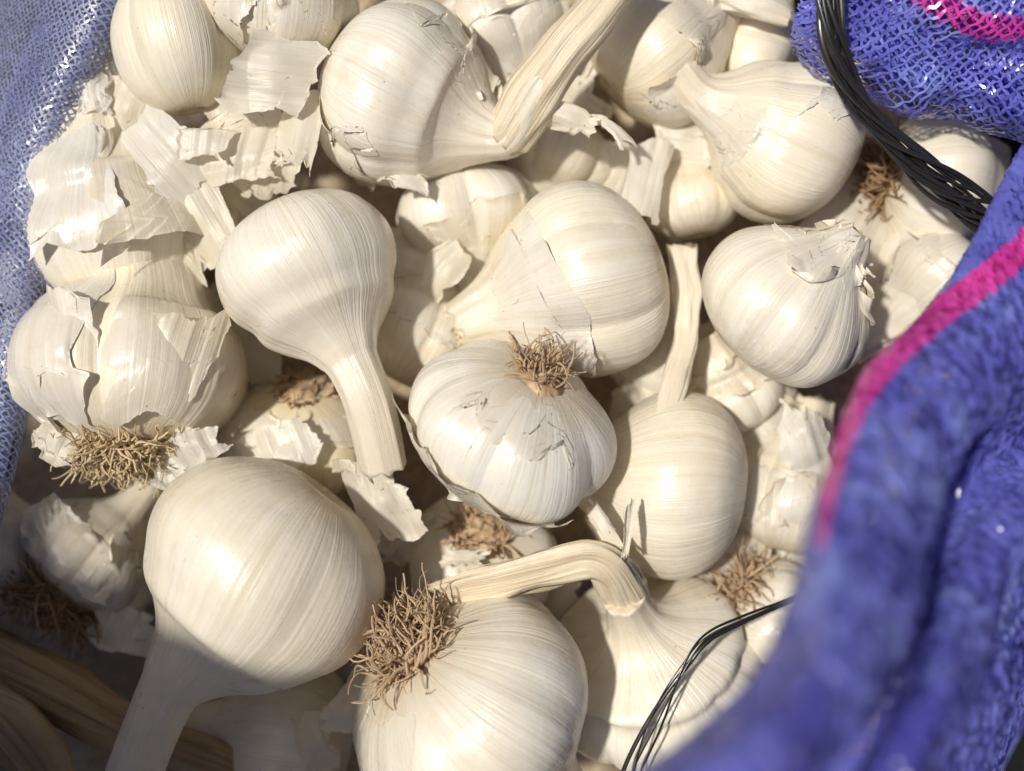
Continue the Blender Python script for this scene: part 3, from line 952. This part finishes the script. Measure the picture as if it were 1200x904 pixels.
flake('curled skin sheet tucked under the bare clove on its left', (150, 128), 0.2, 66, 76, -20, 6, -6, 0.7, 0.5, 0.0014, 0.2, 6, 281)
flake('pale skin sheet filling the gap below the top bulb', (298, 128), 0.6, 92, 66, 12, 4, 0, 0.5, 0.5, 0.0016, 0.2, 6, 291, grain=1)
flake('ragged skin tongue hanging towards the round left bulb', (318, 190), 0.4, 66, 62, -10, -8, 0, 0.5, 0.6, 0.0016, 0.22, 6, 501)
flake('skin sheet lying along the left mesh beside the split bulb', (62, 300), 0.0, 62, 104, -6, 4, -6, 0.7, 0.4, 0.0014, 0.18, 6, 511)
flake('veined skin wing on the left shoulder of the split bulb', (84, 398), 2.2, 84, 112, 14, 6, -14, 0.7, 0.4, 0.0012, 0.16, 6, 521)
flake('veined skin wing on the right shoulder of the split bulb', (214, 420), 2.1, 78, 120, -18, 4, 14, 0.7, 0.4, 0.0012, 0.16, 6, 531)
flake('ruffled skin collar left of the pale roots', (66, 508), 1.2, 76, 56, -24, -10, -8, 0.5, 0.7, 0.0020, 0.25, 7, 541)
flake('pale skin curl over the peeling bulb below the curved neck', (330, 520), 0.1, 84, 56, 24, -8, 0, 0.5, 0.7, 0.0016, 0.22, 6, 551)
flake('shaded torn skin flake on the small bulb with dark roots', (52, 622), -0.6, 70, 84, 24, 6, -8, 0.7, 0.5, 0.0018, 0.22, 6, 561)
flake('skin flake between the dark roots and the brown stalk', (150, 742), -1.6, 84, 60, -20, 0, 0, 0.6, 0.6, 0.0018, 0.22, 6, 571)
rr = np.random.RandomState(4)
for k, (lb, x_, y_) in enumerate(scraps):
    flake(lb, (x_, y_), rr.uniform(-2.4, -1.5), rr.uniform(70, 115), rr.uniform(60, 105), rr.uniform(0, 360),
          rr.uniform(-20, 20), rr.uniform(-20, 20), rr.uniform(0.3, 1.0), rr.uniform(0.2, 0.8), 0.0016, 0.25, 6, 300 + k * 10, n=(36, 36), name='skin_scrap')

# ------------------------------------------------------------------ black plastic strings
def cord(label, pts, n, spread, r, seed, name='plastic_cord'):
    W = [at(p[0], p[1], p[2] * 0.01) for p in pts]
    S = crom(W, 70)
    T = np.gradient(S, axis=0)
    T /= np.linalg.norm(T, axis=1)[:, None]
    side = np.cross(T, np.array([0, 0, 1.0]))
    side /= np.linalg.norm(side, axis=1)[:, None]
    up = np.cross(side, T)
    rs = np.random.RandomState(seed)
    t = np.linspace(0, 1, 70)
    org = W[0]
    o0 = thing(name, Vector(org), label, 'cord')
    for k in range(n):
        ph = rs.uniform(0, 2 * np.pi)
        tw = rs.uniform(1.5, 3.2)
        fan = np.interp(t, np.linspace(0, 1, len(spread)), spread) * K
        a_ = ph + tw * t * 2 + 0.5 * np.sin(t * 9 + k)
        rho = math.sqrt((k + 0.5) / n)
        a_ = k * 2.4 + 5.5 * t + 0.35 * np.sin(t * 7 + k)
        P = S + side * (fan * rho * np.cos(a_))[:, None] + up * (fan * 0.55 * rho * np.sin(a_) + 0.0006)[:, None]
        V, F, A = tubes([P], [np.full(70, r * rs.uniform(0.6, 1.2))], 8, 0.5, seed + k)
        link('strand', mesh_raw('strand', V - org, F, {'mer': A}), M_CORD, o0)


cord('bundle of shiny black plastic strings curving out of the blue fold at the upper right',
     [(968, -30, 3.2), (974, 40, 3.0), (992, 95, 2.6), (1030, 150, 2.2), (1075, 195, 1.9), (1120, 230, 1.6), (1175, 268, 1.2)], 16,
     [16, 15, 13, 13, 17, 22, 26], 0.00085, 3)
cord('few thin dark plastic strings arching over the bulb with the folded stem',
     [(960, 690, 0.4), (915, 708, 0.9), (868, 726, 1.4), (825, 748, 1.8), (795, 790, 1.9), (772, 835, 1.8), (748, 890, 1.6), (735, 930, 1.4)], 4,
     [4, 4, 4, 5, 8, 10, 12, 14], 0.00048, 9)


# ------------------------------------------------------------------ blue mesh sack
def surf_grid(ctrl):
    """ctrl rows x cols of world points -> dense sampler by tensor Catmull-Rom"""
    C = np.array(ctrl, float)
    R1 = np.stack([crom(C[i], 60) for i in range(C.shape[0])])          # rows, 60, 3
    G = np.stack([crom(R1[:, j], 90) for j in range(60)], 1)            # 90, 60, 3
    return G


def bil(G, a, b):
    M, N = G.shape[:2]
    x = np.clip(a, 0, 1) * (M - 1)
    y = np.clip(b, 0, 1) * (N - 1)
    i = np.minimum(x.astype(int), M - 2)
    j = np.minimum(y.astype(int), N - 2)
    fx = (x - i)[..., None]
    fy = (y - j)[..., None]
    return (G[i, j] * (1 - fx) * (1 - fy) + G[i + 1, j] * fx * (1 - fy) + G[i, j + 1] * (1 - fx) * fy + G[i + 1, j + 1] * fx * fy)


def fabric(name, ctrl, parent, org, cell=0.0022, width=0.0006, stripe=None, mat=None, seed=0, wrinkle=0.0015, wf=60.0, tilt=0.7, lift=0.0, wobble=0.0012, folds=None):
    G = surf_grid(ctrl)
    fl = np.stack([G[..., 0] * wf, G[..., 1] * wf, G[..., 2] * wf], -1)
    dA = np.gradient(G, axis=0)
    dB = np.gradient(G, axis=1)
    Nn = np.cross(dA, dB)
    Nn /= np.linalg.norm(Nn, axis=-1)[..., None] + 1e-12
    G = G + Nn * (wrinkle * fbm(fl, seed, 3) + lift)[..., None]
    if folds:
        bb = np.linspace(0, 1, G.shape[1])[None, :] + 0 * G[..., 0]
        aa = np.linspace(0, 1, G.shape[0])[:, None] + 0 * G[..., 0]
        ph = fbm(np.stack([aa * 3, bb * 3, 0 * aa], -1), 40, 2) * 2.0
        am = np.clip(0.6 + vnoise(np.stack([aa * 5, bb * 6, 0 * aa + 3], -1), 41), 0, 1.4)
        G = G + Nn * (folds[0] * am * np.sin(bb * 6.283 * folds[1] + ph))[..., None]
    La = np.linalg.norm(np.diff(G, axis=0), axis=-1).sum(0).mean()
    Lb = np.linalg.norm(np.diff(G, axis=1), axis=-1).sum(1).mean()
    dA = np.gradient(G, axis=0)
    dB = np.gradient(G, axis=1)
    Nn = np.cross(dA, dB)
    Nn /= np.linalg.norm(Nn, axis=-1)[..., None] + 1e-12
    rs = np.random.RandomState(seed + 77)
    nsign = np.sign(Nn[..., 2].sum())
    out = {0: ([], []), 1: ([], [])}
    cnt = {0: 0, 1: 0}
    step = cell * 0.5
    for fam in (0, 1):
        lo, hi = (0, La + Lb) if fam == 0 else (-Lb, La)
        for c in np.arange(lo, hi, cell * 1.414):
            # a + b = c   or   a - b = c
            if fam == 0:
                a0, a1 = max(0, c - Lb), min(La, c)
            else:
                a0, a1 = max(0, c), min(La, c + Lb)
            if a1 - a0 < step * 2:
                continue
            m = max(3, int((a1 - a0) / (step * 0.7071)))
            a = np.linspace(a0, a1, m)
            b_ = (c - a) if fam == 0 else (a - c)
            zig = 0.10 * cell * np.sin(np.arange(m) * 1.57 + rs.uniform(0, 6)) + 0.03 * cell * rs.normal(size=m)
            a = a + zig
            b_ = b_ + zig * (1 if fam == 0 else -1)
            # local bunching of the knit
            wob = np.stack([a * 70, b_ * 70, 0 * a + 5], -1)
            a = a + wobble * vnoise(wob, seed + 1)
            b_ = b_ + wobble * vnoise(wob, seed + 2)
            A, Bp = a / La, b_ / Lb
            P = bil(G, A, Bp)
            nn = bil(Nn, A, Bp)
            P = P + nn * (0.00012 * (1 if fam else -1))
            T = np.gradient(P, axis=0)
            T /= np.linalg.norm(T, axis=1)[:, None] + 1e-12
            W = np.cross(nn, T)
            W /= np.linalg.norm(W, axis=1)[:, None] + 1e-12
            th = tilt * vnoise(np.stack([np.arange(m) * 0.37, 0 * a + c * 900, 0 * a + fam], -1), seed + 4)
            W = W * np.cos(th)[:, None] + nn * np.sin(th)[:, None]
            ww = width * 0.5 * (1 + 0.25 * rs.normal(size=m).clip(-1.5, 1.5))
            V = np.stack([P - W * ww[:, None], P + W * ww[:, None]], 1)     # m,2,3
            F = grid_faces(m, 2)
            ismag = np.zeros(m - 1, bool)
            if stripe is not None:
                pm = P[:-1]
                pxy = np.stack([pm[:, 0] / (K * (D - pm[:, 2]) / D) + 600, 452 - pm[:, 1] / (K * (D - pm[:, 2]) / D)], -1)
                dmin = np.full(m - 1, 1e9)
                for (x0, y0, h0), (x1, y1, h1) in zip(stripe[:-1], stripe[1:]):
                    e = np.array([x1 - x0, y1 - y0], float)
                    tt = np.clip(((pxy - [x0, y0]) @ e) / e.dot(e), 0, 1)
                    dd = np.linalg.norm(pxy - [x0, y0] - tt[:, None] * e, axis=1) - (h0 + (h1 - h0) * tt)
                    dmin = np.minimum(dmin, dd)
                ismag = (dmin < 0) & (nn[:-1, 2] * nsign > -0.2)
            for g in (0, 1):
                sel = ismag if g else ~ismag
                if sel.any():
                    out[g][0].append(V.reshape(-1, 3))
                    out[g][1].append(F[sel] + cnt[g])
                    cnt[g] += 2 * m
    for g in (0, 1):
        if out[g][0]:
            V = np.concatenate(out[g][0])
            F = np.concatenate(out[g][1])
            used = np.unique(F)
            re = np.zeros(len(V), int)
            re[used] = np.arange(len(used))
            me = mesh_raw(name, V[used] - org, re[F])
            o = link('stripe' if g else name, me, M_PINK if g else (mat or M_BLUE), parent, kind='stuff')
            if g:
                o['label'] = 'magenta stripe woven into the blue mesh'
    return G


def rows(lst):
    return [[at(p[0], p[1], p[2] * 0.01) for p in r] for r in lst]


SO = np.array([0.0, 0.0, GZ])
sack = thing('mesh_sack', Vector(SO), 'open blue plastic mesh sack with magenta stripes wrapped round the garlic', 'sack')

# left wall: rises outside the pile, folds over at the rim, runs down inside
edge_l = [(178, -90, 0.6), (140, 0, 0.6), (106, 80, 0.4), (76, 150, 0.2), (52, 230, 0.0), (42, 330, 0.5), (27, 440, 1.0), (6, 555, 0.8), (-26, 660, 0.8), (-60, 760, 1.4)]
ctrl = []
for (x, y, z) in edge_l:
    ctrl.append([(x - 8, y + 6, z - 3.6), (x - 5, y + 3, z - 1.4), (x, y, z), (x - 28, y - 9, z + 0.3), (x - 70, y - 20, z - 0.2), (x - 130, y - 35, z - 2.0), (x - 210, y - 50, z - 6), (x - 240, y - 55, -9.5)])
fabric('left_wall', rows(ctrl), sack, SO, 0.0015, 0.00048, None, M_BLUEGREY, 1, 0.0005, 60, 0.35, wobble=0.0003)
fabric('left_wall_lining', rows([r[1:5] for r in ctrl]), sack, SO, 0.0015, 0.00042, None, M_BLUEGREY, 2, 0.0006, 50, 0.35, lift=-0.0018, wobble=0.0003)

# right rim: rolled lip close to the camera, a valley, a second fold, then down to the ground
base = [  # edge, roll top, roll side, valley, second fold, outer, far : (x, y) and z in cm
    [(1290, 40), (1330, 110), (1370, 170), (1400, 230), (1450, 260), (1530, 300)],
    [(1196, 172), (1232, 250), (1272, 310), (1312, 370), (1372, 420), (1460, 470)],
    [(1108, 318), (1150, 380), (1192, 440), (1232, 495), (1292, 555), (1390, 620)],
    [(1020, 425), (1070, 470), (1122, 512), (1160, 545), (1218, 610), (1310, 700)],
    [(972, 545), (1020, 580), (1070, 612), (1103, 635), (1160, 690), (1250, 780)],
    [(945, 670), (990, 700), (1035, 732), (1062, 752), (1120, 792), (1210, 850)],
    [(862, 808), (920, 830), (972, 848), (1008, 862), (1070, 892), (1165, 935)],
    [(738, 908), (815, 930), (890, 945), (948, 962), (1020, 1000), (1120, 1045)],
    [(590, 1010), (690, 1035), (780, 1055), (850, 1075), (920, 1110), (1020, 1160)]]
zz = [(1.5, 2.2, 1.8, 0.6, 1.0, -1.5), (3.0, 3.8, 3.4, 2.0, 2.4, -1.0), (5.6, 6.6, 6.0, 3.6, 4.2, 0.0), (8.4, 9.6, 8.8, 5.4, 6.4, 0.8),
      (11.0, 12.2, 11.4, 7.4, 8.6, 1.5), (13.8, 15.0, 14.2, 10.2, 11.8, 3.2), (15.2, 16.4, 15.6, 11.4, 13.0, 4.0), (15.8, 17.0, 16.2, 12, 13.4, 4.4), (15.8, 17.0, 16.2, 12, 13.4, 4.4)]
ctrl = []
for br, zr in zip(base, zz):
    r = [(br[0][0] + 34, br[0][1] + 20, zr[0] - 4.5), (br[0][0] + 12, br[0][1] + 8, zr[0] - 1.6)] + [(p[0], p[1], z) for p, z in zip(br, zr)]
    k_ = min(max((br[0][1] - 300) / 250, 0), 1)
    r[-1] = (r[-1][0] - 30 * k_, r[-1][1] - 12 * k_, r[-1][2])
    r.append((r[-1][0] + 160 - 135 * k_, r[-1][1] + 110 - 95 * k_, -9.8))
    ctrl.append(r)
st_r = [(1260, 228, 18), (1200, 290, 17), (1150, 330, 17), (1100, 368, 17), (1050, 410, 17), (1020, 444, 17), (1000, 478, 14), (985, 520, 12), (975, 560, 10),
        (967, 600, 7), (960, 640, 3)]
st_u = [(1050, -30, 14), (1090, 0, 15), (1120, 18, 16), (1150, 32, 16), (1175, 34, 15), (1200, 32, 12), (1250, 28, 12)]
fabric('right_rim', rows(ctrl), sack, SO, 0.0015, 0.00085, st_r, M_BLUE, 11, 0.0007, 40, 1.2, folds=(0.0028, 6))
fabric('right_rim_lining', rows(ctrl), sack, SO, 0.0015, 0.00085, st_r, M_BLUE, 12, 0.0007, 40, 0.8, lift=-0.0010, folds=(0.0028, 6))

# upper right fold
ft = [[(935, 66, -0.6), (928, 52, 1.0), (930, 30, 1.9), (938, 0, 2.3), (950, -40, 2.3), (965, -100, 1.0)],
      [(962, 78, -0.6), (958, 84, 1.1), (968, 55, 2.2), (985, 15, 2.6), (1000, -40, 2.6), (1010, -110, 1.4)],
      [(1010, 90, -0.6), (1006, 100, 1.1), (1022, 70, 2.3), (1045, 25, 2.4), (1060, -30, 2.8), (1070, -110, 1.6)],
      [(1062, 112, -0.6), (1058, 128, 1.0), (1072, 96, 2.2), (1095, 50, 2.1), (1115, -8, 3.0), (1130, -110, 1.8)],
      [(1125, 128, -0.6), (1120, 138, 1.0), (1132, 104, 2.2), (1150, 60, 2.0), (1175, 5, 3.1), (1195, -110, 1.8)],
      [(1200, 150, -0.4), (1196, 166, 1.2), (1204, 126, 2.4), (1215, 70, 2.3), (1235, 10, 3.2), (1260, -110, 1.8)],
      [(1290, 165, -0.4), (1290, 180, 1.2), (1296, 136, 2.4), (1300, 80, 2.4), (1310, 10, 3.2), (1330, -110, 1.8)]]
fabric('upper_fold', rows(ft), sack, SO, 0.0021, 0.00062, st_u, M_BLUE, 21, 0.0022, 75, 0.8)
fabric('upper_fold_lining', rows(ft), sack, SO, 0.0020, 0.00075, st_u, M_BLUE, 22, 0.0026, 60, 0.8, lift=-0.0025)

fabric('upper_wall', rows(ft), sack, SO, 0.0020, 0.0017, st_u, M_BLUE, 23, 0.003, 60, 0.3, lift=-0.009)
# added mesh flap, out of view, shaped to shade the lower left corner
fr = []
sdir = np.array([sd.x, sd.y, sd.z]) / sd.z
edge_f = [(-200, 470, -1), (-100, 545, -1), (-30, 570, -1), (25, 590, -1), (62, 625, -1), (118, 700, -0.5), (215, 770, 3.0), (330, 820, 2.8), (430, 835, 0.5),
          (452, 904, 0), (470, 1000, 0), (480, 1100, 0)]
top = np.array([at(p[0], p[1], p[2] * 0.01) + sdir * (0.20 - p[2] * 0.01) for p in edge_f])
top = crom(top, 9)
for i, t in enumerate(top):
    nv = np.array([-0.70, -0.71, 0])
    fr.append([t * [1, 1, 0] + nv * 0.12 + [0, 0, -0.10], t * [1, 1, 0] + nv * 0.07, t * [1, 1, 0] + nv * 0.02 + [0, 0, 0.14], t,
               t + nv * 0.05 + [0, 0, 0.02], t + nv * 0.12 + [0, 0, 0.03], t + nv * 0.19 + [0, 0, -0.03], t * [1, 1, 0] + nv * 0.22 + [0, 0, -0.10]])
for k in range(4):
    fabric('shadow_flap', fr, sack, SO, 0.0024, 0.0019, None, M_BLUE, 31 + k, 0.003, 50, 0.4, lift=-0.002 * k)

# bottom of the sack: old skins and chaff
xs = np.linspace(-0.25, 0.2, 140)
ys = np.linspace(-0.2, 0.17, 120)
gx, gy = np.meshgrid(xs, ys)
yl = [at(p[0], p[1], -0.05)[1] for p in edge_l][::-1]
xl = [at(p[0] - 8, p[1], -0.05)[0] for p in edge_l][::-1]
lim = np.interp(gy, [-0.2] + yl, [-0.22] + xl)
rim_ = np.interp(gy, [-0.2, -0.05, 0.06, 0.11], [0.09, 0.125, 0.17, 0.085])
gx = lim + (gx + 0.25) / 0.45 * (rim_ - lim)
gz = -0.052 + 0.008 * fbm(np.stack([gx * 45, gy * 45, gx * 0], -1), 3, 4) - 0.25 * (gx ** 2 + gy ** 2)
A = np.stack([gx / 0.012, gy / 0.012, gx / 0.03], -1)
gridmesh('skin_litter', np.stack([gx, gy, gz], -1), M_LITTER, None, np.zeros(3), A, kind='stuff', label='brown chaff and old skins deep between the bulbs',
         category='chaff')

# black ribbed cloth under the sack's right side
xs = np.linspace(0.10, 0.40, 160)
ys = np.linspace(-0.30, 0.12, 200)
gx, gy = np.meshgrid(xs, ys)
gz = -0.085 + 0.0008 * np.sin((gx * 0.9 + gy * 0.45) * 2 * np.pi / 0.0042) + 0.003 * fbm(np.stack([gx * 20, gy * 20, gx * 0], -1), 5)
o = gridmesh('black_cloth', np.stack([gx, gy, gz], -1), M_CLOTH, None, np.zeros(3))
o['label'] = 'black ribbed cloth in the lower right corner beyond the sack'
o['category'] = 'cloth'
